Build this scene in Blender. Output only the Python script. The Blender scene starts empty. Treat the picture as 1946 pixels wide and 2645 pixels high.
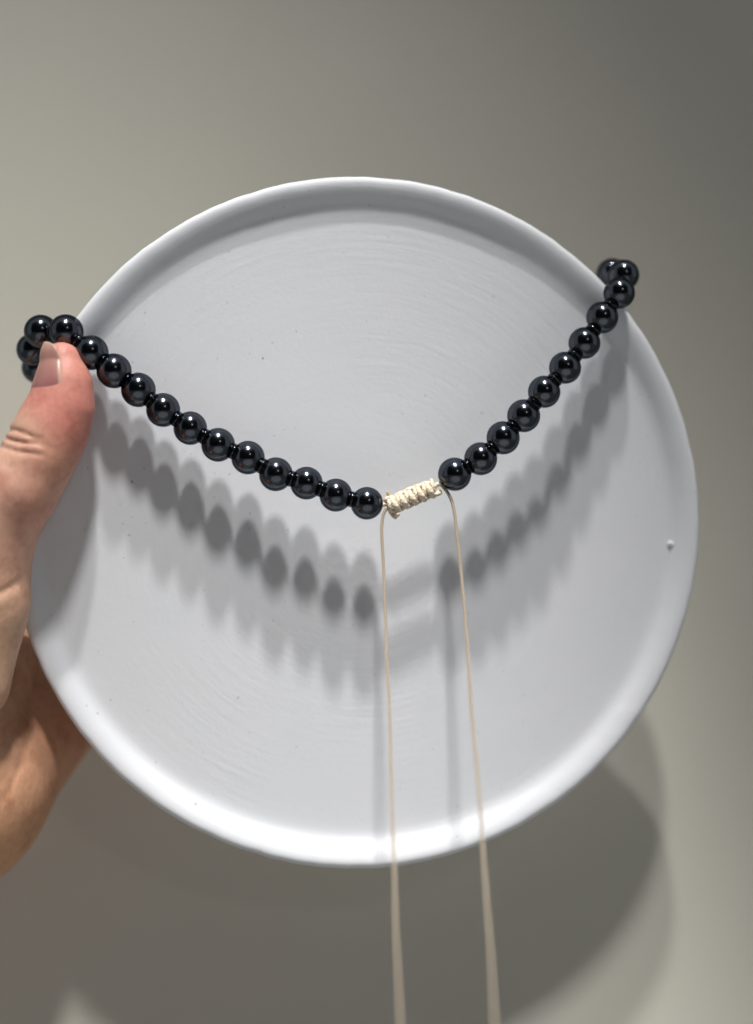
import bpy, bmesh, math, random
import numpy as np
from mathutils import Vector, Matrix
from mathutils.bvhtree import BVHTree

random.seed(4)
S = bpy.context.scene
COL = S.collection

# ------------------------------------------------------------------ camera
FPX = 3800.0                      # focal length in pixels of the 1946 x 2645 photograph
W0, H0 = 1946.0, 2645.0
CAM = Vector((0.0, 0.0, 0.62))
PITCH, ROLL = math.radians(10), math.radians(2)
Xw = Vector((1, 0, 0))
Fw = Vector((0, math.cos(PITCH), math.sin(PITCH)))
Uw = Xw.cross(Fw)
Rt = (Xw * math.cos(ROLL) - Uw * math.sin(ROLL)).normalized()
Up = Rt.cross(Fw).normalized()


def c2w(x, y, z):
    """millimetres right / down / forward of the camera -> world metres"""
    return CAM + (Rt * x - Up * y + Fw * z) * 0.001


def px(u, v, z):
    return np.array([(u - W0 / 2) / FPX * z, (v - H0 / 2) / FPX * z, z])


cam_d = bpy.data.cameras.new('camera')
cam = bpy.data.objects.new('camera', cam_d)
COL.objects.link(cam)
cam.matrix_world = Matrix(((Rt.x, Up.x, -Fw.x, CAM.x), (Rt.y, Up.y, -Fw.y, CAM.y),
                           (Rt.z, Up.z, -Fw.z, CAM.z), (0, 0, 0, 1)))
cam_d.sensor_fit = 'VERTICAL'
cam_d.sensor_height = 24.0
cam_d.sensor_width = 24.0
cam_d.lens = FPX / H0 * 24.0
cam_d.clip_start, cam_d.clip_end = 0.01, 50
cam_d.dof.use_dof = True
cam_d.dof.focus_distance = 0.363
cam_d.dof.aperture_fstop = 2.0
S.camera = cam

# ------------------------------------------------------------------ light
wd = bpy.data.worlds.new('World')
S.world = wd
wd.use_nodes = True
bg = wd.node_tree.nodes['Background']
bg.inputs[0].default_value = (0.90, 0.95, 1.0, 1)
bg.inputs[1].default_value = 0.36

WALL_Y = 0.432                    # the wall stands this far in front of the camera


def wall_point(u, v):
    d = (Rt * ((u - W0 / 2) / FPX) - Up * ((v - H0 / 2) / FPX) + Fw)
    return CAM + d * (WALL_Y / d.y)


def spot(name, deg, dist, side, energy, size, color, edge, blend):
    a = math.radians(deg)
    p = c2w(-1.5 + side * dist, -6 - math.sin(a) * dist, 366 - math.cos(a) * dist)
    L = bpy.data.lights.new(name, 'SPOT')
    o = bpy.data.objects.new(name, L)
    COL.objects.link(o)
    d = [(wall_point(*q) - p).normalized() for q in edge]
    ax = (d[1] - d[0]).cross(d[2] - d[0]).normalized()
    if ax.dot(d[0]) < 0:
        ax = -ax
    half = math.acos(ax.dot(d[0]))
    o.location = p
    o.rotation_euler = ax.to_track_quat('-Z', 'Y').to_euler()
    L.spot_size = 2 * half
    L.spot_blend = blend
    L.energy = energy
    L.shadow_soft_size = size
    L.color = color
    print('spot', name, 'half angle', math.degrees(half), 'height', p.z)
    return o


EDGE_A = [(-20, -60), (820, 330), (1840, 2200)]
EDGE_B = [(-340, 4050), (880, 1960), (2110, 3900)]
spot('ceiling_spot', 63, 2000, 0.03, 120.0, 0.095, (1.0, 0.985, 0.97), EDGE_A, 0.06)
spot('ceiling_spot', 71.5, 2000, 0.02, 190.0, 0.060, (1.0, 0.985, 0.97), EDGE_B, 0.05)
# added fill: unseen spot on the pale floor, throwing light back up at the tray
L = bpy.data.lights.new('floor_fill_spot', 'SPOT')
L.energy = 130.0
L.shadow_soft_size = 0.04
L.spot_size = math.radians(34)
L.spot_blend = 0.5
o = bpy.data.objects.new('floor_fill_spot', L)
COL.objects.link(o)
o.location = (0.05, -0.55, 2.5)
# weaker lamp of the room behind the photographer (the small second highlight on every bead)
L = bpy.data.lights.new('room_lamp', 'AREA')
L.shape = 'DISK'
L.size = 0.09
L.energy = 0.35
L.color = (1.0, 0.96, 0.90)
o = bpy.data.objects.new('room_lamp', L)
COL.objects.link(o)
o.location = c2w(420, -560, -880)
o.rotation_euler = (c2w(0, 0, 370) - o.location).to_track_quat('-Z', 'Y').to_euler()

S.view_settings.view_transform = 'Standard'
S.view_settings.look = 'None'
S.view_settings.exposure = 0.12
S.view_settings.gamma = 1.0
S.cycles.use_denoising = True
S.cycles.max_bounces = 8


# ------------------------------------------------------------------ helpers
def mat(name):
    m = bpy.data.materials.new(name)
    m.use_nodes = True
    nt = m.node_tree
    return m, nt, nt.nodes['Principled BSDF']


def N(nt, t, **kw):
    n = nt.nodes.new(t)
    for k, v in kw.items():
        if k.startswith('i_'):
            n.inputs[k[2:].replace('_', ' ')].default_value = v
        else:
            setattr(n, k, v)
    return n


def ramp(nt, src, stops):
    r = nt.nodes.new('ShaderNodeValToRGB')
    e = r.color_ramp.elements
    while len(e) < len(stops):
        e.new(0.5)
    for k, (p, c) in zip(e, stops):
        k.position = p
        k.color = c if isinstance(c, tuple) else (c, c, c, 1)
    nt.links.new(src, r.inputs[0])
    return r


def mesh_obj(name, verts, faces, m, parent=None, smooth=True):
    me = bpy.data.meshes.new(name)
    me.from_pydata([tuple(v) for v in verts], [], [tuple(f) for f in faces])
    me.update()
    if smooth:
        me.shade_smooth()
    me.materials.append(m)
    o = bpy.data.objects.new(name, me)
    COL.objects.link(o)
    if parent:
        o.parent = parent
    return o


def thing(name, loc, label, cat):
    o = bpy.data.objects.new(name, None)
    COL.objects.link(o)
    o.empty_display_size = 0.01
    o.location = loc
    o['label'] = label
    o['category'] = cat
    return o


def catmull(pts, n=8):
    P = [np.array(p, float) for p in pts]
    P = [2 * P[0] - P[1]] + P + [2 * P[-1] - P[-2]]
    out = []
    for i in range(1, len(P) - 2):
        a, b, c, d = P[i - 1], P[i], P[i + 1], P[i + 2]
        for k in range(n):
            t = k / n
            out.append(0.5 * ((2 * b) + (c - a) * t + (2 * a - 5 * b + 4 * c - d) * t * t + (3 * b - a - 3 * c + d) * t ** 3))
    out.append(P[-2])
    return out


def tube(name, pts, rad, m, parent, origin, seg=10, caps=True):
    """round tube through camera-space millimetre points; rad may be a function of 0..1; writes a uv (around, length in mm)"""
    pts = [np.array(p, float) for p in pts]
    n = len(pts)
    L = [0.0]
    for i in range(1, n):
        L.append(L[-1] + np.linalg.norm(pts[i] - pts[i - 1]))
    T = [pts[min(i + 1, n - 1)] - pts[max(i - 1, 0)] for i in range(n)]
    T = [t / np.linalg.norm(t) for t in T]
    ref = np.array([0, 0, 1.0]) if abs(T[0][2]) < 0.8 else np.array([0, 1.0, 0])
    nrm = np.cross(T[0], ref)
    nrm /= np.linalg.norm(nrm)
    rings, V, UVv = [], [], []

    def ring(c, t, r, v):
        nonlocal nrm
        nrm = nrm - t * np.dot(nrm, t)
        nrm = nrm / np.linalg.norm(nrm)
        b = np.cross(t, nrm)
        s = len(V)
        for k in range(seg):
            a = 2 * math.pi * k / seg
            V.append(c + r * (math.cos(a) * nrm + math.sin(a) * b))
            UVv.append(v)
        rings.append(s)

    R = [rad(l / L[-1]) if callable(rad) else rad for l in L]
    if caps:
        for e in (0.15, 0.55, 0.85):
            ring(pts[0] - T[0] * R[0] * math.sqrt(1 - e * e) * 0.8, T[0], R[0] * e, 0)
    for i in range(n):
        ring(pts[i], T[i], R[i], L[i])
    if caps:
        for e in (0.85, 0.55, 0.15):
            ring(pts[-1] + T[-1] * R[-1] * math.sqrt(1 - e * e) * 0.8, T[-1], R[-1] * e, L[-1])
    Fs, UVs = [], []
    for a, b in zip(rings[:-1], rings[1:]):
        for k in range(seg):
            q = (a + k, a + (k + 1) % seg, b + (k + 1) % seg, b + k)
            Fs.append(q)
            UVs += [(k / seg, UVv[q[0]]), ((k + 1) / seg, UVv[q[1]]), ((k + 1) / seg, UVv[q[2]]), (k / seg, UVv[q[3]])]
    Fs.append(tuple(rings[0] + k for k in reversed(range(seg))))
    UVs += [(0, 0)] * seg
    Fs.append(tuple(rings[-1] + k for k in range(seg)))
    UVs += [(0, 0)] * seg
    o = mesh_obj(name, [c2w(*v) - origin for v in V], Fs, m, parent)
    uv = o.data.uv_layers.new(name='UVMap')
    for i, c in enumerate(UVs):
        uv.data[i].uv = c
    return o


# ------------------------------------------------------------------ materials
def plaster_material():
    m, nt, b = mat('white_plaster')
    lk = nt.links.new
    tc = N(nt, 'ShaderNodeTexCoord')
    sep = N(nt, 'ShaderNodeSeparateXYZ')
    lk(tc.outputs['Object'], sep.inputs[0])
    # polar coordinates -> brushed rings left by the turning of the mould
    fl = N(nt, 'ShaderNodeCombineXYZ')
    lk(sep.outputs[0], fl.inputs[0])
    lk(sep.outputs[1], fl.inputs[1])
    rl = N(nt, 'ShaderNodeVectorMath', operation='LENGTH')
    lk(fl.outputs[0], rl.inputs[0])
    at = N(nt, 'ShaderNodeMath', operation='ARCTAN2')
    lk(sep.outputs[1], at.inputs[0])
    lk(sep.outputs[0], at.inputs[1])
    rr = N(nt, 'ShaderNodeMath', operation='MULTIPLY')
    lk(rl.outputs['Value'], rr.inputs[0])
    rr.inputs[1].default_value = 620
    aa = N(nt, 'ShaderNodeMath', operation='MULTIPLY')
    lk(at.outputs[0], aa.inputs[0])
    aa.inputs[1].default_value = 3.2
    pv = N(nt, 'ShaderNodeCombineXYZ')
    lk(rr.outputs[0], pv.inputs[0])
    lk(aa.outputs[0], pv.inputs[1])
    ringn = N(nt, 'ShaderNodeTexNoise', i_Scale=1.0, i_Detail=4.0, i_Roughness=0.6)
    lk(pv.outputs[0], ringn.inputs['Vector'])
    fade = N(nt, 'ShaderNodeTexNoise', i_Scale=18.0, i_Detail=2.0)
    lk(tc.outputs['Object'], fade.inputs['Vector'])
    fr = ramp(nt, fade.outputs[0], [(0.38, 0.1), (0.62, 1.0)])
    rm = N(nt, 'ShaderNodeMath', operation='MULTIPLY')
    lk(ringn.outputs[0], rm.inputs[0])
    lk(fr.outputs[0], rm.inputs[1])
    grain = N(nt, 'ShaderNodeTexNoise', i_Scale=900.0, i_Detail=5.0, i_Roughness=0.7)
    lk(tc.outputs['Object'], grain.inputs['Vector'])
    lump = N(nt, 'ShaderNodeTexNoise', i_Scale=70.0, i_Detail=4.0, i_Roughness=0.55)
    lk(tc.outputs['Object'], lump.inputs['Vector'])
    b1 = N(nt, 'ShaderNodeBump', i_Strength=0.6, i_Distance=0.00016)
    lk(rm.outputs[0], b1.inputs['Height'])
    b2 = N(nt, 'ShaderNodeBump', i_Strength=0.35, i_Distance=0.00012)
    lk(grain.outputs[0], b2.inputs['Height'])
    lk(b1.outputs[0], b2.inputs['Normal'])
    b3 = N(nt, 'ShaderNodeBump', i_Strength=0.2, i_Distance=0.0004)
    lk(lump.outputs[0], b3.inputs['Height'])
    lk(b2.outputs[0], b3.inputs['Normal'])
    # pinholes and specks of dust
    wob = N(nt, 'ShaderNodeTexNoise', i_Scale=420.0, i_Detail=2.0)
    lk(tc.outputs['Object'], wob.inputs['Vector'])
    wv = N(nt, 'ShaderNodeVectorMath', operation='SCALE')
    lk(wob.outputs['Color'], wv.inputs[0])
    wv.inputs['Scale'].default_value = 0.0022
    wa = N(nt, 'ShaderNodeVectorMath', operation='ADD')
    lk(tc.outputs['Object'], wa.inputs[0])
    lk(wv.outputs[0], wa.inputs[1])
    cols = []
    for sc, thr, lo, amt in ((125.0, 0.026, 0.72, 1.0), (340.0, 0.045, 0.55, 0.45)):
        vo = N(nt, 'ShaderNodeTexVoronoi', i_Scale=sc)
        lk(wa.outputs[0], vo.inputs['Vector'])
        sel = N(nt, 'ShaderNodeSeparateColor')
        lk(vo.outputs['Color'], sel.inputs[0])
        pick = ramp(nt, sel.outputs[0], [(lo, 0.0), (lo + 0.2, amt)])
        dot = ramp(nt, vo.outputs['Distance'], [(thr, 1.0), (thr * 2.2, 0.0)])
        mm = N(nt, 'ShaderNodeMath', operation='MULTIPLY')
        lk(pick.outputs[0], mm.inputs[0])
        lk(dot.outputs[0], mm.inputs[1])
        cols.append(mm.outputs[0])
    mx = N(nt, 'ShaderNodeMath', operation='MAXIMUM')
    lk(cols[0], mx.inputs[0])
    lk(cols[1], mx.inputs[1])
    bs = N(nt, 'ShaderNodeTexNoise', i_Scale=25.0, i_Detail=3.0)
    lk(tc.outputs['Object'], bs.inputs['Vector'])
    base = ramp(nt, bs.outputs[0], [(0.3, (0.765, 0.785, 0.81, 1)), (0.7, (0.79, 0.795, 0.82, 1))])
    cm = N(nt, 'ShaderNodeMix', data_type='RGBA')
    lk(mx.outputs[0], cm.inputs['Factor'])
    lk(base.outputs[0], cm.inputs['A'])
    cm.inputs['B'].default_value = (0.22, 0.21, 0.20, 1)
    lk(cm.outputs['Result'], b.inputs['Base Color'])
    b.inputs['Roughness'].default_value = 0.8
    b.inputs['Specular IOR Level'].default_value = 0.25
    lk(b3.outputs[0], b.inputs['Normal'])
    return m


def wall_material():
    m, nt, b = mat('taupe_wall_paint')
    tc = N(nt, 'ShaderNodeTexCoord')
    n = N(nt, 'ShaderNodeTexNoise', i_Scale=7.0, i_Detail=3.0)
    nt.links.new(tc.outputs['Object'], n.inputs['Vector'])
    r = ramp(nt, n.outputs[0], [(0.35, (0.70, 0.665, 0.580, 1)), (0.65, (0.665, 0.65, 0.56, 1))])
    nt.links.new(r.outputs[0], b.inputs['Base Color'])
    f = N(nt, 'ShaderNodeTexNoise', i_Scale=600.0, i_Detail=3.0)
    nt.links.new(tc.outputs['Object'], f.inputs['Vector'])
    bp = N(nt, 'ShaderNodeBump', i_Strength=0.2, i_Distance=0.0002)
    nt.links.new(f.outputs[0], bp.inputs['Height'])
    nt.links.new(bp.outputs[0], b.inputs['Normal'])
    b.inputs['Roughness'].default_value = 0.85
    b.inputs['Specular IOR Level'].default_value = 0.2
    return m


def bead_material():
    m, nt, b = mat('polished_hematite')
    b.inputs['Base Color'].default_value = (0.088, 0.098, 0.114, 1)
    b.inputs['Metallic'].default_value = 1.0
    tc = N(nt, 'ShaderNodeTexCoord')
    n = N(nt, 'ShaderNodeTexNoise', i_Scale=500.0, i_Detail=3.0)
    nt.links.new(tc.outputs['Object'], n.inputs['Vector'])
    r = ramp(nt, n.outputs[0], [(0.3, 0.15), (0.7, 0.19)])
    nt.links.new(r.outputs[0], b.inputs['Roughness'])
    b.inputs['Specular Tint'].default_value = (0.40, 0.43, 0.47, 1)
    b.inputs['Coat Weight'].default_value = 0.15
    b.inputs['Coat Roughness'].default_value = 0.02
    return m


def spacer_material():
    m, nt, b = mat('black_glass')
    b.inputs['Base Color'].default_value = (0.004, 0.004, 0.005, 1)
    b.inputs['Roughness'].default_value = 0.08
    b.inputs['Specular IOR Level'].default_value = 0.5
    return m


def cord_material(name, col, relief=0.00012):
    m, nt, b = mat(name)
    lk = nt.links.new
    uv = N(nt, 'ShaderNodeUVMap', uv_map='UVMap')
    sp = N(nt, 'ShaderNodeSeparateXYZ')
    lk(uv.outputs[0], sp.inputs[0])
    hs = []
    for sgn in (1, -1):
        a = N(nt, 'ShaderNodeMath', operation='MULTIPLY')
        lk(sp.outputs[0], a.inputs[0])
        a.inputs[1].default_value = 2 * math.pi * 3 * sgn
        c = N(nt, 'ShaderNodeMath', operation='MULTIPLY_ADD')
        lk(sp.outputs[1], c.inputs[0])
        c.inputs[1].default_value = 2 * math.pi / 0.75
        lk(a.outputs[0], c.inputs[2])
        s = N(nt, 'ShaderNodeMath', operation='SINE')
        lk(c.outputs[0], s.inputs[0])
        hs.append(s.outputs[0])
    mx = N(nt, 'ShaderNodeMath', operation='MAXIMUM')
    lk(hs[0], mx.inputs[0])
    lk(hs[1], mx.inputs[1])
    bp = N(nt, 'ShaderNodeBump', i_Strength=0.8, i_Distance=relief)
    lk(mx.outputs[0], bp.inputs['Height'])
    lk(bp.outputs[0], b.inputs['Normal'])
    b.inputs['Base Color'].default_value = col
    b.inputs['Roughness'].default_value = 0.38
    b.inputs['Specular IOR Level'].default_value = 0.6
    b.inputs['Sheen Weight'].default_value = 0.3
    return m


def skin_material():
    m, nt, b = mat('skin')
    lk = nt.links.new
    at = N(nt, 'ShaderNodeAttribute', attribute_name='tint')
    tc = N(nt, 'ShaderNodeTexCoord')
    n1 = N(nt, 'ShaderNodeTexNoise', i_Scale=140.0, i_Detail=4.0, i_Roughness=0.6)
    lk(tc.outputs['Object'], n1.inputs['Vector'])
    mot = ramp(nt, n1.outputs[0], [(0.30, (0.84, 0.74, 0.72, 1)), (0.50, (1, 1, 1, 1)), (0.72, (1.06, 1.06, 1.02, 1))])
    n3 = N(nt, 'ShaderNodeTexNoise', i_Scale=520.0, i_Detail=5.0, i_Roughness=0.7)
    lk(tc.outputs['Object'], n3.inputs['Vector'])
    mot2 = ramp(nt, n3.outputs[0], [(0.34, (0.80, 0.70, 0.68, 1)), (0.50, (1, 1, 1, 1)), (0.68, (1.10, 1.14, 1.14, 1))])
    m0 = N(nt, 'ShaderNodeMix', data_type='RGBA', blend_type='MULTIPLY')
    m0.inputs['Factor'].default_value = 0.45
    lk(at.outputs['Color'], m0.inputs['A'])
    lk(mot2.outputs[0], m0.inputs['B'])
    mm = N(nt, 'ShaderNodeMix', data_type='RGBA', blend_type='MULTIPLY')
    mm.inputs['Factor'].default_value = 1.0
    lk(m0.outputs['Result'], mm.inputs['A'])
    lk(mot.outputs[0], mm.inputs['B'])
    lk(mm.outputs['Result'], b.inputs['Base Color'])
    vo = N(nt, 'ShaderNodeTexVoronoi', i_Scale=1500.0, feature='DISTANCE_TO_EDGE')
    lk(tc.outputs['Object'], vo.inputs['Vector'])
    mp = N(nt, 'ShaderNodeMapping')
    mp.inputs['Scale'].default_value = (1.0, 1.0, 0.35)
    mp.inputs['Rotation'].default_value = (0.3, 0.5, 0.2)
    lk(tc.outputs['Object'], mp.inputs[0])
    n2 = N(nt, 'ShaderNodeTexNoise', i_Scale=900.0, i_Detail=4.0, i_Roughness=0.65)
    lk(mp.outputs[0], n2.inputs['Vector'])
    b1 = N(nt, 'ShaderNodeBump', i_Strength=0.35, i_Distance=0.00012)
    lk(vo.outputs['Distance'], b1.inputs['Height'])
    b2 = N(nt, 'ShaderNodeBump', i_Strength=0.7, i_Distance=0.00025)
    lk(n2.outputs[0], b2.inputs['Height'])
    lk(b1.outputs[0], b2.inputs['Normal'])
    lk(b2.outputs[0], b.inputs['Normal'])
    b.inputs['Roughness'].default_value = 0.48
    b.inputs['Specular IOR Level'].default_value = 0.4
    b.inputs['Subsurface Weight'].default_value = 0.25
    b.inputs['Subsurface Radius'].default_value = (1.0, 0.35, 0.2)
    b.inputs['Subsurface Scale'].default_value = 0.0022
    return m


def nail_material():
    m, nt, b = mat('fingernail')
    at = N(nt, 'ShaderNodeAttribute', attribute_name='tint')
    nt.links.new(at.outputs['Color'], b.inputs['Base Color'])
    b.inputs['Roughness'].default_value = 0.34
    b.inputs['Coat Weight'].default_value = 0.2
    b.inputs['Subsurface Weight'].default_value = 0.15
    b.inputs['Subsurface Radius'].default_value = (1.0, 0.4, 0.25)
    b.inputs['Subsurface Scale'].default_value = 0.001
    return m


M_PLASTER, M_WALL, M_BEAD = plaster_material(), wall_material(), bead_material()
M_SPACER, M_CORD = spacer_material(), cord_material('cord_shaded', (0.50, 0.405, 0.29, 1), 0.0002)  # hanging ends: their half shade is put into the darker cord colour
M_KNOT = cord_material('cord_lit', (0.80, 0.68, 0.50, 1), 0.00007)  # same cord at the knot, stronger light put into the colour
M_SKIN, M_NAIL = skin_material(), nail_material()

# ------------------------------------------------------------------ setting
wl = mesh_obj('wall', [(-3, WALL_Y, -0.1), (3, WALL_Y, -0.1), (3, WALL_Y, 3.2), (-3, WALL_Y, 3.2)], [(0, 1, 2, 3)], M_WALL, smooth=False)
wl['kind'] = 'structure'
mf, ntf, bf = mat('pale_floor')
bf.inputs['Base Color'].default_value = (0.78, 0.78, 0.78, 1)
bf.inputs['Roughness'].default_value = 0.6
fl = mesh_obj('floor', [(-3, -3, 0), (3, -3, 0), (3, WALL_Y, 0), (-3, WALL_Y, 0)], [(0, 1, 2, 3)], mf, smooth=False)
fl['kind'] = 'structure'
md, ntd, bd = mat('dark_reflection_wall')  # unseen wall added near-black so the beads reflect darkness behind the camera
bd.inputs['Base Color'].default_value = (0.035, 0.035, 0.04, 1)
bd.inputs['Roughness'].default_value = 0.8
rw = mesh_obj('rear_wall', [(-3, -1.6, 0), (3, -1.6, 0), (3, -1.6, 3.6), (-3, -1.6, 3.6)], [(0, 1, 2, 3)], md, smooth=False)
rw['kind'] = 'structure'

# ------------------------------------------------------------------ plate
PN = np.array([0.09, 0.04, -1.0])
PN /= np.linalg.norm(PN)                       # plate normal, towards the camera (camera space, mm)
PC = np.array([-3.8, 3.5, 373.7]) - 2.0 * PN   # centre of the flat floor of the plate


def on_plate(u, v, h):
    """camera-space point seen at pixel (u,v), h mm in front of the plate floor"""
    d = px(u, v, 1.0)
    c = PC + h * PN
    return d * (np.dot(c, PN) / np.dot(d, PN))


PU = np.cross(PN, [0, 1, 0])
PU = -PU / np.linalg.norm(PU)
if PU[0] < 0:
    PU = -PU
PV = np.cross(PU, PN)


def build_plate():
    prof = [(0.0, 0.0)] + [(r, 0.0) for r in np.linspace(6, 76, 15)]
    prof += [(78.2, 0.02), (79.2, 0.08), (80.1, 0.2), (80.9, 0.42), (81.6, 0.72), (82.3, 1.1), (83.0, 1.48), (83.8, 1.86),
             (84.6, 2.14), (85.3, 2.32), (86.0, 2.42), (86.6, 2.42), (87.1, 2.3), (87.5, 2.05), (87.8, 1.65), (87.96, 1.1),
             (88.0, 0.4), (87.95, -1), (87.7, -2.8), (87.2, -4.2), (86.4, -5.1), (85.2, -5.7), (83.5, -6), (60, -6), (0.0, -6)]
    prof = [(r_, h_ * 1.15 if h_ > 0 else h_) for r_, h_ in prof]
    seg = 360
    rng = np.random.RandomState(3)
    ang = np.arange(seg) / seg * 2 * np.pi
    wob = np.zeros(seg)
    for k in range(2, 9):
        wob += rng.normal() * 0.13 / math.sqrt(k) * np.cos(k * ang + rng.rand() * 7)
    fine = np.zeros(seg)
    for k in range(20, 90, 5):
        fine += rng.normal() * 0.016 * np.cos(k * ang + rng.rand() * 7)
    hv = np.zeros(seg)
    for k in range(2, 14):
        hv += rng.normal() * 0.07 / math.sqrt(k) * np.cos(k * ang + rng.rand() * 7)
    V, Fc, idx = [], [], []
    for r, h in prof:
        s = len(V)
        if r == 0:
            V.append((0, 0, h))
        else:
            w = min(1, max(0, (r - 70) / 15))
            for k in range(seg):
                rr = r + (wob[k] + fine[k] * (h > 1.0)) * w
                hh = h + (hv[k] * w * (1 if h > 0.5 else 0.2))
                V.append((rr * math.cos(ang[k]), rr * math.sin(ang[k]), hh))
        idx.append((s, r == 0))
    for (a, pa), (b, pb) in zip(idx[:-1], idx[1:]):
        for k in range(seg):
            k2 = (k + 1) % seg
            if pa:
                Fc.append((a, b + k, b + k2))
            elif pb:
                Fc.append((a + k, b, a + k2))
            else:
                Fc.append((a + k, b + k, b + k2, a + k2))
    o = mesh_obj('plate', [(x * .001, y * .001, z * .001) for x, y, z in V], Fc, M_PLASTER)
    c = c2w(*PC)
    ux = (c2w(*(PC + PU)) - c).normalized()
    uz = (c2w(*(PC + PN)) - c).normalized()
    uy = uz.cross(ux)
    o.matrix_world = Matrix(((ux.x, uy.x, uz.x, c.x), (ux.y, uy.y, uz.y, c.y), (ux.z, uy.z, uz.z, c.z), (0, 0, 0, 1)))
    o['label'] = 'round white plaster tray with a low raised rim held upright behind the necklace'
    o['category'] = 'tray'
    o.name = 'round_tray'
    # the pea-sized drip of plaster on the right of the rim
    q = on_plate(1733, 1405, 0.4)
    d = q - PC
    loc = Vector((np.dot(d, PU) * .001, 0, 0))
    wq = o.matrix_world.inverted() @ c2w(*q)
    bm = bmesh.new()
    bmesh.ops.create_uvsphere(bm, u_segments=20, v_segments=12, radius=0.00085)
    me = bpy.data.meshes.new('plaster_drip')
    bm.to_mesh(me)
    bm.free()
    me.shade_smooth()
    me.materials.append(M_PLASTER)
    dr = bpy.data.objects.new('plaster_drip', me)
    COL.objects.link(dr)
    dr.parent = o
    dr.location = wq
    dr.scale = (1.1, 1, 0.9)
    return o


plate = build_plate()

# ------------------------------------------------------------------ necklace
left = [(948, 1300, 10.8), (868, 1279, 10.6), (792, 1248, 10.2), (713, 1225, 9.8), (641, 1182, 9.3), (564, 1149, 8.9),
        (492, 1106, 8.6), (422, 1059, 8.3), (358, 1007, 8.2), (295, 958, 8.2), (236, 911, 7.6), (171, 857, 4.2)]
right = [(1175, 1225, 10.4), (1242, 1185, 10.9), (1300, 1131, 11.1), (1353, 1074, 11.2), (1406, 1012, 11.8), (1460, 950, 11.0),
         (1510, 886, 9.8), (1556, 820, 8.8), (1600, 757, 8.0)]
necklace = thing('necklace', c2w(*on_plate(1060, 1285, 11)), 'strand of glossy black round beads with cream cord slider hanging across the white tray', 'necklace')
NO = necklace.location.copy()


def rot_to(d):
    return Vector((0, 0, 1)).rotation_difference(d).to_matrix().to_4x4()


bm = bmesh.new()
bmesh.ops.create_uvsphere(bm, u_segments=48, v_segments=32, radius=1.0)
bead_me = bpy.data.meshes.new('bead')
bm.to_mesh(bead_me)
bm.free()
bead_me.shade_smooth()
bead_me.materials.append(M_BEAD)
bm = bmesh.new()
bmesh.ops.create_uvsphere(bm, u_segments=24, v_segments=14, radius=1.0)
for v in bm.verts:
    rho = math.hypot(v.co.x, v.co.y)
    v.co.z = math.copysign(abs(v.co.z) ** 0.7, v.co.z)
spacer_me = bpy.data.meshes.new('spacer_bead')
bm.to_mesh(spacer_me)
bm.free()
spacer_me.shade_smooth()
spacer_me.materials.append(M_SPACER)


def add_bead(p, r, d):
    o = bpy.data.objects.new('bead', bead_me)
    COL.objects.link(o)
    o.parent = necklace
    r *= 1 + random.uniform(-0.012, 0.010)
    o.matrix_local = Matrix.Translation(c2w(*p) - NO) @ rot_to(d) @ Matrix.Rotation(random.uniform(0, 6.28), 4, 'Z') @ Matrix.Diagonal((r * .001, r * .001, r * .00099, 1))
    return o


def strand(P, R, spacers=True):
    P = [np.array(p) for p in P]
    for i, p in enumerate(P):
        a, b = P[max(0, i - 1)], P[min(len(P) - 1, i + 1)]
        d = (c2w(*b) - c2w(*a)).normalized()
        add_bead(p, R[i], d)
        if spacers and i < len(P) - 1:
            q = P[i + 1]
            g = R[i] / (R[i] + R[i + 1])
            mid = p + (q - p) * g
            d = (c2w(*q) - c2w(*p)).normalized()
            gap = np.linalg.norm(q - p) - R[i] - R[i + 1]
            o = bpy.data.objects.new('spacer_bead', spacer_me)
            COL.objects.link(o)
            o.parent = necklace
            o.matrix_local = Matrix.Translation(c2w(*mid) - NO) @ rot_to(d) @ Matrix.Diagonal((.00205, .00205, .00080, 1))


PL = [on_plate(u, v, h - 0.45 + (0.25 if i % 2 else 0.0)) for i, (u, v, h) in enumerate(left)]
RL = [4.12, 4.14, 4.15, 4.19, 4.17, 4.21, 4.20, 4.24, 4.25, 4.28, 4.3, 4.3]
zl = PL[-1][2]
PL += [px(107, 857, zl + 5.3), px(86, 903, zl + 12.0), px(98, 950, zl + 19.0), px(130, 990, zl + 25.6)]
RL += [4.25, 4.2, 4.15, 4.15]
strand(PL, RL)
PR = [on_plate(u, v, h) for u, v, h in right]
zr = PR[-1][2]
PR += [px(1611, 711, zr + 6.9), px(1581, 707, zr + 14.4), px(1543, 748, zr + 20.0)]
RR = [4.17, 4.16, 4.15, 4.12, 4.06, 4.04, 4.05, 4.02, 4.02, 4.05, 4.05, 4.05]
strand(PR, RR)
for nm, Q, Rr in (('L', PL, RL), ('R', PR, RR)):
    print(nm, [round(float(np.linalg.norm(Q[i + 1] - Q[i]) - Rr[i] - Rr[i + 1]), 2) for i in range(len(Q) - 1)])

# sliding knot, drawn in a local frame read at 8.26 x the photograph
KA, KB = PL[0], PR[0]
ks = 8.26


def K(x, y, dz=0.0):
    u, v = 980 + x / ks, 1220 + y / ks
    t = min(1, max(0, (x - 60) / 1270))
    z = KA[2] * (1 - t) + KB[2] * t
    return px(u, v, z + dz)


knot = bpy.data.objects.new('sliding_knot', None)
kn_core = [K(-60, 740, 0.3), K(60, 700, 0), K(250, 640, 0), K(700, 500, 0), K(1100, 350, 0), K(1260, 250, 0), K(1370, 270, 0), K(1450, 300, 0.3)]
knot = tube('sliding_knot', catmull(kn_core, 6), lambda t: 0.55 + 0.5 * math.exp(-((t - 0.5) / 0.3) ** 4), M_KNOT, necklace, NO, seg=12)
NR = 0.64


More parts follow.
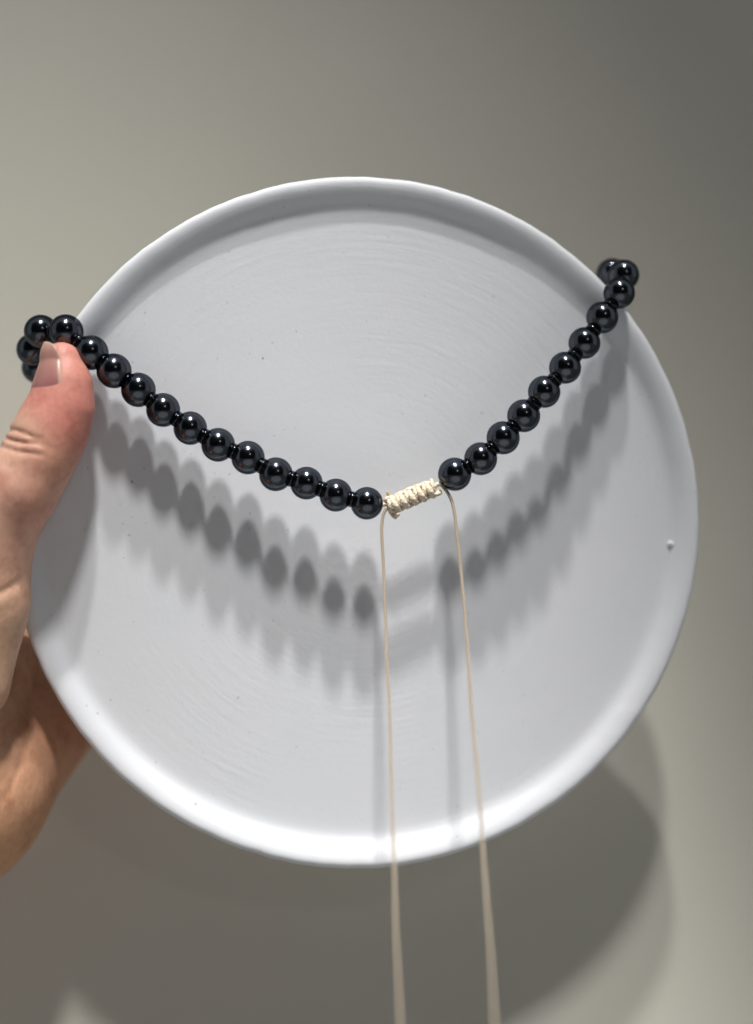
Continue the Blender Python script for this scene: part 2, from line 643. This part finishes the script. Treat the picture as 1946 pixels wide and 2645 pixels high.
def loop(pts, r=NR):
    return tube('knot_loop', catmull(pts, 5), r * 1.02, M_KNOT, knot, NO, seg=12)


# front wraps: a narrow upright strand and a broad slanting one, four times over
vx = [(215, 700), (400, 630), (585, 555), (770, 480), (960, 400), (1140, 320)]
for i, (x, y) in enumerate(vx):
    loop([K(x - 25, y - 150, -0.1), K(x - 5, y - 60, -1.15), K(x + 12, y + 40, -1.3), K(x + 35, y + 125, -0.3)], 0.52)
    if i < 5:
        loop([K(x + 40, y - 150, -0.1), K(x + 80, y - 60, -1.2), K(x + 140, y + 25, -1.45), K(x + 190, y + 100, -0.3)], 0.80)
# beads of cord along the lower and upper edges
for a, b in (((275, 830), (480, 765)), ((520, 745), (690, 680)), ((705, 665), (870, 590)), ((890, 575), (1060, 505)), ((1085, 480), (1270, 440))):
    mx_, my_ = (a[0] + b[0]) / 2, (a[1] + b[1]) / 2
    loop([K(a[0], a[1], -0.35), K(mx_ + 8, my_ + 16, -0.75), K(b[0] + 14, b[1] + 4, -0.2), K(b[0] + 20, b[1] - 20, 0.5)], 0.60)
for a, b in (((350, 500), (500, 440)), ((540, 405), (700, 350)), ((725, 325), (890, 290)), ((905, 250), (1060, 215 + 20))):
    mx_, my_ = (a[0] + b[0]) / 2, (a[1] + b[1]) / 2
    loop([K(a[0] - 10, a[1] + 20, 0.3), K(mx_, my_ - 8, -0.25), K(b[0], b[1], 0.0), K(b[0] + 12, b[1] + 25, 0.5)], 0.58)
# cut ends
loop([K(190, 690, 0.2), K(235, 830, 0.2), K(300, 925, -0.1), K(350, 960, -0.4)], 0.52)
loop([K(340, 945, -0.2), K(385, 900, -0.9), K(400, 890, -1.0)], 0.62)
loop([K(330, 550, 0), K(240, 545, -0.4), K(160, 565, -0.5), K(140, 600, -0.1)], 0.58)
e = loop([K(220, 540, 0.3), K(195, 470, 0.2), K(185, 425, 0.1)], 0.42)
e['label'] = 'melted amber tip of the cut cord end'
e.data.materials.clear()
e.data.materials.append(cord_material('melted_cord', (0.72, 0.50, 0.22, 1)))
loop([K(1210, 470, 0.2), K(1262, 440, -0.2), K(1268, 400, 0.1)], 0.52)


def hang(pts, z0, name, extra):
    """stiff cord hanging from the knot and curling slowly away from the tray"""
    p0 = px(*pts[0], z0)
    out = []
    for u, v in pts:
        k = (v - H0 / 2) / FPX
        z = z0
        for _ in range(12):
            q = max(0.0, (k * z - p0[1]) / 0.96)      # length hung so far
            z = z0 - 0.16 * q - 0.0034 * q * q
        out.append(px(u, v, z))
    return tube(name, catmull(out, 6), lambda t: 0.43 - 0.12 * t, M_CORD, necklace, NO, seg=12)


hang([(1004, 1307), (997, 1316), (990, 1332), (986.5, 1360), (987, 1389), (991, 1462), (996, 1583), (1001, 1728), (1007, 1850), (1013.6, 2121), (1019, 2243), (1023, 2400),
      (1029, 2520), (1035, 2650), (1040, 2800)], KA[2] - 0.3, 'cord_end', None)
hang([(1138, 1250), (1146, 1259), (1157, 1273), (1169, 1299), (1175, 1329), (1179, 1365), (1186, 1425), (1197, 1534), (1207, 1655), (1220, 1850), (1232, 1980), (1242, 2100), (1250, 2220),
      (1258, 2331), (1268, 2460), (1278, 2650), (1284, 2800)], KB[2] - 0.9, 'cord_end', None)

# ------------------------------------------------------------------ hand (one continuous surface from a distance field)
def axis(lst):
    out = [lst[0][0]]
    for a, b, h in lst:
        n = max(1, int(round((b - a) / h)))
        out += list(a + (b - a) * (np.arange(n) + 1) / n)
    return np.array(sorted(set(np.round(out, 4))), dtype=np.float32)


def hand_field(X, Y, Z):
    def cone(p, q, r1, r2, sz=1.0):
        p, q = np.array(p, np.float32), np.array(q, np.float32)
        d = q - p
        # sz squashes the section along the view axis
        wx, wy, wz = X - p[0], Y - p[1], (Z - p[2]) / sz
        dx, dy, dz = d[0], d[1], d[2] / sz
        t = np.clip((wx * dx + wy * dy + wz * dz) / (dx * dx + dy * dy + dz * dz), 0, 1)
        return np.sqrt((wx - t * dx) ** 2 + (wy - t * dy) ** 2 + (wz - t * dz) ** 2) - (r1 + (r2 - r1) * t)

    def smin(a, b, k):
        h = np.clip(0.5 + 0.5 * (b - a) / k, 0, 1)
        return b + (a - b) * h - k * h * (1 - h)

    # thumb: tip, pad, joint, first phalanx
    th = cone(px(160, 937, 358.5), px(165, 992, 358), 5.0, 6.5, 0.86)
    th = smin(th, cone(px(165, 992, 358), px(158, 1052, 358), 6.5, 7.5, 0.9), 2)
    th = smin(th, cone(px(158, 1052, 358), px(131, 1115, 358), 7.5, 8.35, 0.95), 3)
    th = smin(th, cone(px(131, 1115, 358), px(99, 1180, 357.5), 8.35, 8.5), 3)
    th = smin(th, cone(px(99, 1180, 357.5), px(48, 1268, 357), 8.5, 8.75), 3)
    th = smin(th, cone(px(48, 1268, 357), px(-42, 1378, 359), 8.75, 11.2), 4)
    th = smin(th, cone(px(-42, 1378, 359), px(-98, 1450, 361), 11.2, 15.0, 0.8), 6)
    # ball of the thumb
    th = smin(th, cone(px(-88, 1500, 365), px(-185, 1640, 366), 13.0, 21.5, 0.75), 6)
    th = smin(th, cone(px(-185, 1640, 366), px(-340, 1860, 362), 21.5, 25.0, 0.75), 8)
    th = smin(th, cone(px(-36, 1475, 358.5), px(-42, 1560, 358), 8.8, 9.2, 0.9), 7)
    th = smin(th, cone(px(-42, 1560, 358), px(-76, 1765, 357), 9.2, 9.5, 0.88), 6)
    # fold of skin under it, then the heel of the palm behind the tray
    fold = cone(px(38, 1700, 384), px(-110, 1960, 368), 6.5, 12.0)
    f = smin(th, fold, 1.2)
    palm = cone(px(110, 1815, 404), px(-130, 2040, 376), 18.0, 23.5, 0.85)
    palm = smin(palm, cone(px(-130, 2040, 376), px(-420, 2290, 345), 23.5, 25.0, 0.85), 8)
    palm = smin(palm, cone(px(-60, 1620, 405), px(-300, 1900, 385), 17.0, 24.0, 0.8), 8)
    f = smin(f, palm, 1.6)
    # wrist and forearm, out of the picture to the lower left
    f = smin(f, cone(px(-420, 2220, 350), px(-800, 2600, 315), 27.0, 24.0, 0.8), 12)
    f = smin(f, cone(px(-800, 2600, 315), px(-1900, 3700, 240), 23.5, 29.0, 0.85), 10)
    # four fingers lying flat against the back of the tray
    for a, b, c, d_, r in (((10, 1560), (190, 1440), (330, 1340), (430, 1275), 7.6), ((40, 1660), (260, 1580), (420, 1510), (530, 1465), 7.9),
                           ((70, 1760), (290, 1730), (440, 1690), (545, 1660), 7.5), ((110, 1830), (290, 1850), (400, 1838), (480, 1825), 6.6)):
        zz = 401
        g = cone(px(*a, zz + 6), px(*b, zz + 1), r + 1.6, r + 0.4)
        g = smin(g, cone(px(*b, zz + 1), px(*c, zz - 3), r + 0.2, r - 0.3), 2)
        g = smin(g, cone(px(*c, zz - 3), px(*d_, zz - 7), r - 0.2, r - 1.2), 2)
        f = smin(f, g, 2.5)
    # creases, as polylines in photograph pixels on the camera side of the hand
    U = X / Z * FPX + W0 / 2
    Vv = Y / Z * FPX + H0 / 2

    def groove(pts, depth, w):
        nonlocal f
        best = np.full(U.shape, 1e6, np.float32)
        n = len(pts) - 1
        for i in range(n):
            (x1, y1), (x2, y2) = pts[i], pts[i + 1]
            dx, dy = x2 - x1, y2 - y1
            t = np.clip(((U - x1) * dx + (Vv - y1) * dy) / (dx * dx + dy * dy), 0, 1)
            g = (i + t) / n
            dd = np.sqrt((U - x1 - t * dx) ** 2 + (Vv - y1 - t * dy) ** 2) / w
            amp = np.exp(-dd * dd) * np.clip(np.sin(np.pi * np.clip(0.12 + 0.88 * g, 0, 1)), 0, 1) ** 0.6
            best = np.where(best > 1e5, amp, np.maximum(best, amp))
        f = f + depth * best * (Z < 372 + 40 * (Vv > 1500))

    groove([(8, 1118), (34, 1110), (60, 1118), (88, 1131), (118, 1138)], 0.75, 5.5)
    groove([(6, 1128), (27, 1136), (52, 1143), (90, 1146), (120, 1150)], 0.85, 5.0)
    groove([(-6, 1150), (18, 1158), (46, 1167), (92, 1173), (120, 1180)], 0.55, 6.0)
    groove([(-20, 1190), (20, 1205), (60, 1212)], 0.12, 6)
    groove([(110, 1150), (135, 1160), (165, 1158)], 0.12, 6)
    groove([(-60, 1552), (0, 1532), (30, 1516), (62, 1494)], 0.8, 10.0)
    groove([(-60, 1600), (10, 1580), (50, 1560)], 0.25, 9.0)
    groove([(82, 1885), (60, 1950), (30, 2030), (0, 2080)], 0.5, 10.0)
    return f


def surface_net(gx, gy, gz, F):
    sx, sy, sz = F.shape
    inside = F < 0
    c = [inside[i:sx - 1 + i, j:sy - 1 + j, k:sz - 1 + k] for i in (0, 1) for j in (0, 1) for k in (0, 1)]
    cnt = np.zeros(c[0].shape, np.int8)
    for q in c:
        cnt += q
    act = (cnt > 0) & (cnt < 8)
    ids = np.full(act.shape, -1, np.int64)
    I, J, Kk = np.nonzero(act)
    ids[I, J, Kk] = np.arange(len(I))
    acc = np.zeros((len(I), 3))
    num = np.zeros(len(I))
    corners = [(i, j, k) for i in (0, 1) for j in (0, 1) for k in (0, 1)]
    for a in corners:
        for ax in range(3):
            if a[ax] == 1:
                continue
            b = list(a)
            b[ax] = 1
            fa = F[I + a[0], J + a[1], Kk + a[2]]
            fb = F[I + b[0], J + b[1], Kk + b[2]]
            m = (fa < 0) != (fb < 0)
            t = np.where(m, fa / np.where(fa == fb, 1, fa - fb), 0)
            pa = np.c_[gx[I + a[0]], gy[J + a[1]], gz[Kk + a[2]]]
            pb = np.c_[gx[I + b[0]], gy[J + b[1]], gz[Kk + b[2]]]
            p = pa + (pb - pa) * t[:, None]
            acc += p * m[:, None]
            num += m
    V = acc / num[:, None]
    quads = []
    for ax in range(3):
        o1, o2 = [(1, 2), (2, 0), (0, 1)][ax]
        sl0 = [slice(1, None)] * 3
        sl1 = [slice(1, None)] * 3
        sl0[ax] = slice(0, -1)
        A = inside[tuple(slice(0, -1) if d == ax else slice(1, -1) for d in range(3))]
        B = inside[tuple(slice(1, None) if d == ax else slice(1, -1) for d in range(3))]
        m = A != B
        idx = np.array(np.nonzero(m)).T
        flip = A[m]
        base = idx.copy()
        for d in range(3):
            if d != ax:
                base[:, d] += 1

        def cid(d1, d2):
            q = base.copy()
            q[:, o1] -= d1
            q[:, o2] -= d2
            return ids[q[:, 0], q[:, 1], q[:, 2]]
        Q = np.c_[cid(1, 1), cid(0, 1), cid(0, 0), cid(1, 0)]
        Q[~flip] = Q[~flip][:, ::-1]
        quads.append(Q)
    Q = np.concatenate(quads)
    Q = Q[(Q >= 0).all(1)]
    return V, Q


def build_hand():
    gx = axis([(-240, -130, 3.0), (-130, -98, 1.5), (-98, -62, 0.55), (-62, -30, 1.6)])
    gy = axis([(-46, -8, 0.55), (-8, 90, 1.0), (90, 210, 3.0)])
    gz = axis([(210, 326, 4.0), (326, 378, 0.75), (378, 440, 1.5)])
    X, Y, Z = np.meshgrid(gx, gy, gz, indexing='ij')
    F = hand_field(X, Y, Z)
    F[0, :, :] = F[-1, :, :] = 1
    F[:, 0, :] = F[:, -1, :] = 1
    F[:, :, 0] = F[:, :, -1] = 1
    V, Q = surface_net(gx, gy, gz, F)
    O = c2w(*px(-60, 1500, 375))
    A = np.array([list(Rt), [-q for q in Up], list(Fw)]) * 0.001
    Vw = V @ A + np.array(CAM) - np.array(O)
    o = mesh_obj('hand', Vw, Q, M_SKIN)
    o.location = O
    # skin tint: pink tip and pad, peach thumb, tan ball of the thumb, ochre palm with some of its light painted in
    U = V[:, 0] / V[:, 2] * FPX + W0 / 2
    Vv = V[:, 1] / V[:, 2] * FPX + H0 / 2
    keys = [((165, 990), 75, (0.62, 0.285, 0.225)), ((150, 1080), 75, (0.60, 0.255, 0.20)), ((200, 1060), 55, (0.58, 0.24, 0.185)),
            ((60, 1120), 55, (0.60, 0.42, 0.30)), ((120, 1190), 60, (0.58, 0.31, 0.21)), ((40, 1230), 90, (0.66, 0.41, 0.31)),
            ((0, 1330), 90, (0.66, 0.42, 0.31)), ((90, 1300), 60, (0.52, 0.27, 0.19)), ((20, 1440), 90, (0.60, 0.37, 0.265)),
            ((10, 1600), 120, (0.56, 0.375, 0.25)), ((-60, 1750), 120, (0.54, 0.36, 0.235)), ((40, 1830), 90, (0.50, 0.32, 0.20)),
            ((80, 1960), 120, (0.60, 0.35, 0.22)), ((160, 1880), 90, (0.54, 0.29, 0.19)), ((20, 2080), 110, (0.56, 0.33, 0.19))]
    num = np.zeros((len(V), 3))
    den = np.zeros(len(V)) + 1e-9
    for (cu, cv), w, c in keys:
        g = np.exp(-((U - cu) ** 2 + (Vv - cv) ** 2) / (w * w)) + 1e-6
        num += g[:, None] * np.array(c) * np.array([1.06, 0.97, 0.96])
        den += g
    col = num / den[:, None]
    ca = o.data.color_attributes.new('tint', 'FLOAT_COLOR', 'POINT')
    ca.data.foreach_set('color', np.c_[col, np.ones(len(V))].astype(np.float32).ravel())
    o['label'] = 'left hand gripping the tray rim, thumb pressed on the beads'
    o['category'] = 'hand'
    print('hand verts', len(V))
    # thumbnail: cylinder section wrapped on the thumb, turned to the left
    bvh = BVHTree.FromPolygons([tuple(v) for v in V], [tuple(int(i) for i in q) for q in Q])
    n_t, n_a = 30, 26
    NV, NC = [], []
    for lay in (0, 1):
        for i in range(n_t):
            t = i / (n_t - 1)
            for j in range(n_a):
                s = j / (n_a - 1)
                e = abs(2 * s - 1)
                v_img = 884 + 131 * t
                # tip and cuticle are rounded
                v_img += (10 * e ** 2.5) * (1 - t) ** 2 - (9 * e ** 3) * t ** 3
                st = 9 - 42 * max(0.0, (938 - v_img) / 56) ** 2
                a = math.radians(st - (st + 113) * s)
                v_ax = max(v_img, 905)
                c = px(160 + 5 * min(1, max(0, (v_ax - 937) / 55)), v_ax, 358.2)
                d = np.array([math.sin(a), 0.0, -math.cos(a)])
                if v_img < 930:
                    # towards the tip the plate follows the shape of the section below it
                    c2 = px(161, 930, 358.2)
                    hit = bvh.ray_cast(Vector(c2), Vector(d), 20)
                    rr = hit[3] if hit[3] else 5.0
                    k = (930 - v_img) / 46.0
                    rr = rr * (1 - 0.24 * k ** 2.2) + 0.1 * k
                    c = px(160, v_img, 358.2)
                    p = c + d * (rr + 0.28)
                else:
                    hit = bvh.ray_cast(Vector(c), Vector(d), 20)
                    rr = hit[3] if hit[3] else 6.0
                    p = c + d * (rr + 0.30 - 0.55 * t ** 8 - 0.16 * e ** 6)
                p = p - d * (0.45 if lay else 0)
                NV.append(p)
                free = max(0, 1 - (v_img - 879) / 30)
                base = np.array([0.48, 0.25, 0.20]) * (1 - t) + np.array([0.34, 0.135, 0.125]) * t
                cc = base * (1 - free) + np.array([0.56, 0.42, 0.34]) * free
                if j < 2:
                    cc = np.array([0.60, 0.38, 0.29])
                if t > 0.97:
                    cc = np.array([0.62, 0.42, 0.36])
                NC.append((*cc, 1))
    Fc = []
    n = n_t * n_a
    for i in range(n_t - 1):
        for j in range(n_a - 1):
            a = i * n_a + j
            Fc.append((a, a + 1, a + n_a + 1, a + n_a))
            Fc.append((n + a, n + a + n_a, n + a + n_a + 1, n + a + 1))
    for i in range(n_t - 1):
        for j in (0, n_a - 1):
            a, b = i * n_a + j, (i + 1) * n_a + j
            Fc.append((a, b, n + b, n + a) if j == 0 else (a, n + a, n + b, b))
    for j in range(n_a - 1):
        for i in (0, n_t - 1):
            a, b = i * n_a + j, i * n_a + j + 1
            Fc.append((a, n + a, n + b, b) if i == 0 else (a, b, n + b, n + a))
    NV = np.array(NV) @ A + np.array(CAM) - np.array(O)
    nail = mesh_obj('thumbnail', NV, Fc, M_NAIL, o)
    ca = nail.data.color_attributes.new('tint', 'FLOAT_COLOR', 'POINT')
    ca.data.foreach_set('color', np.array(NC, np.float32).ravel())
    return o


hand = build_hand()
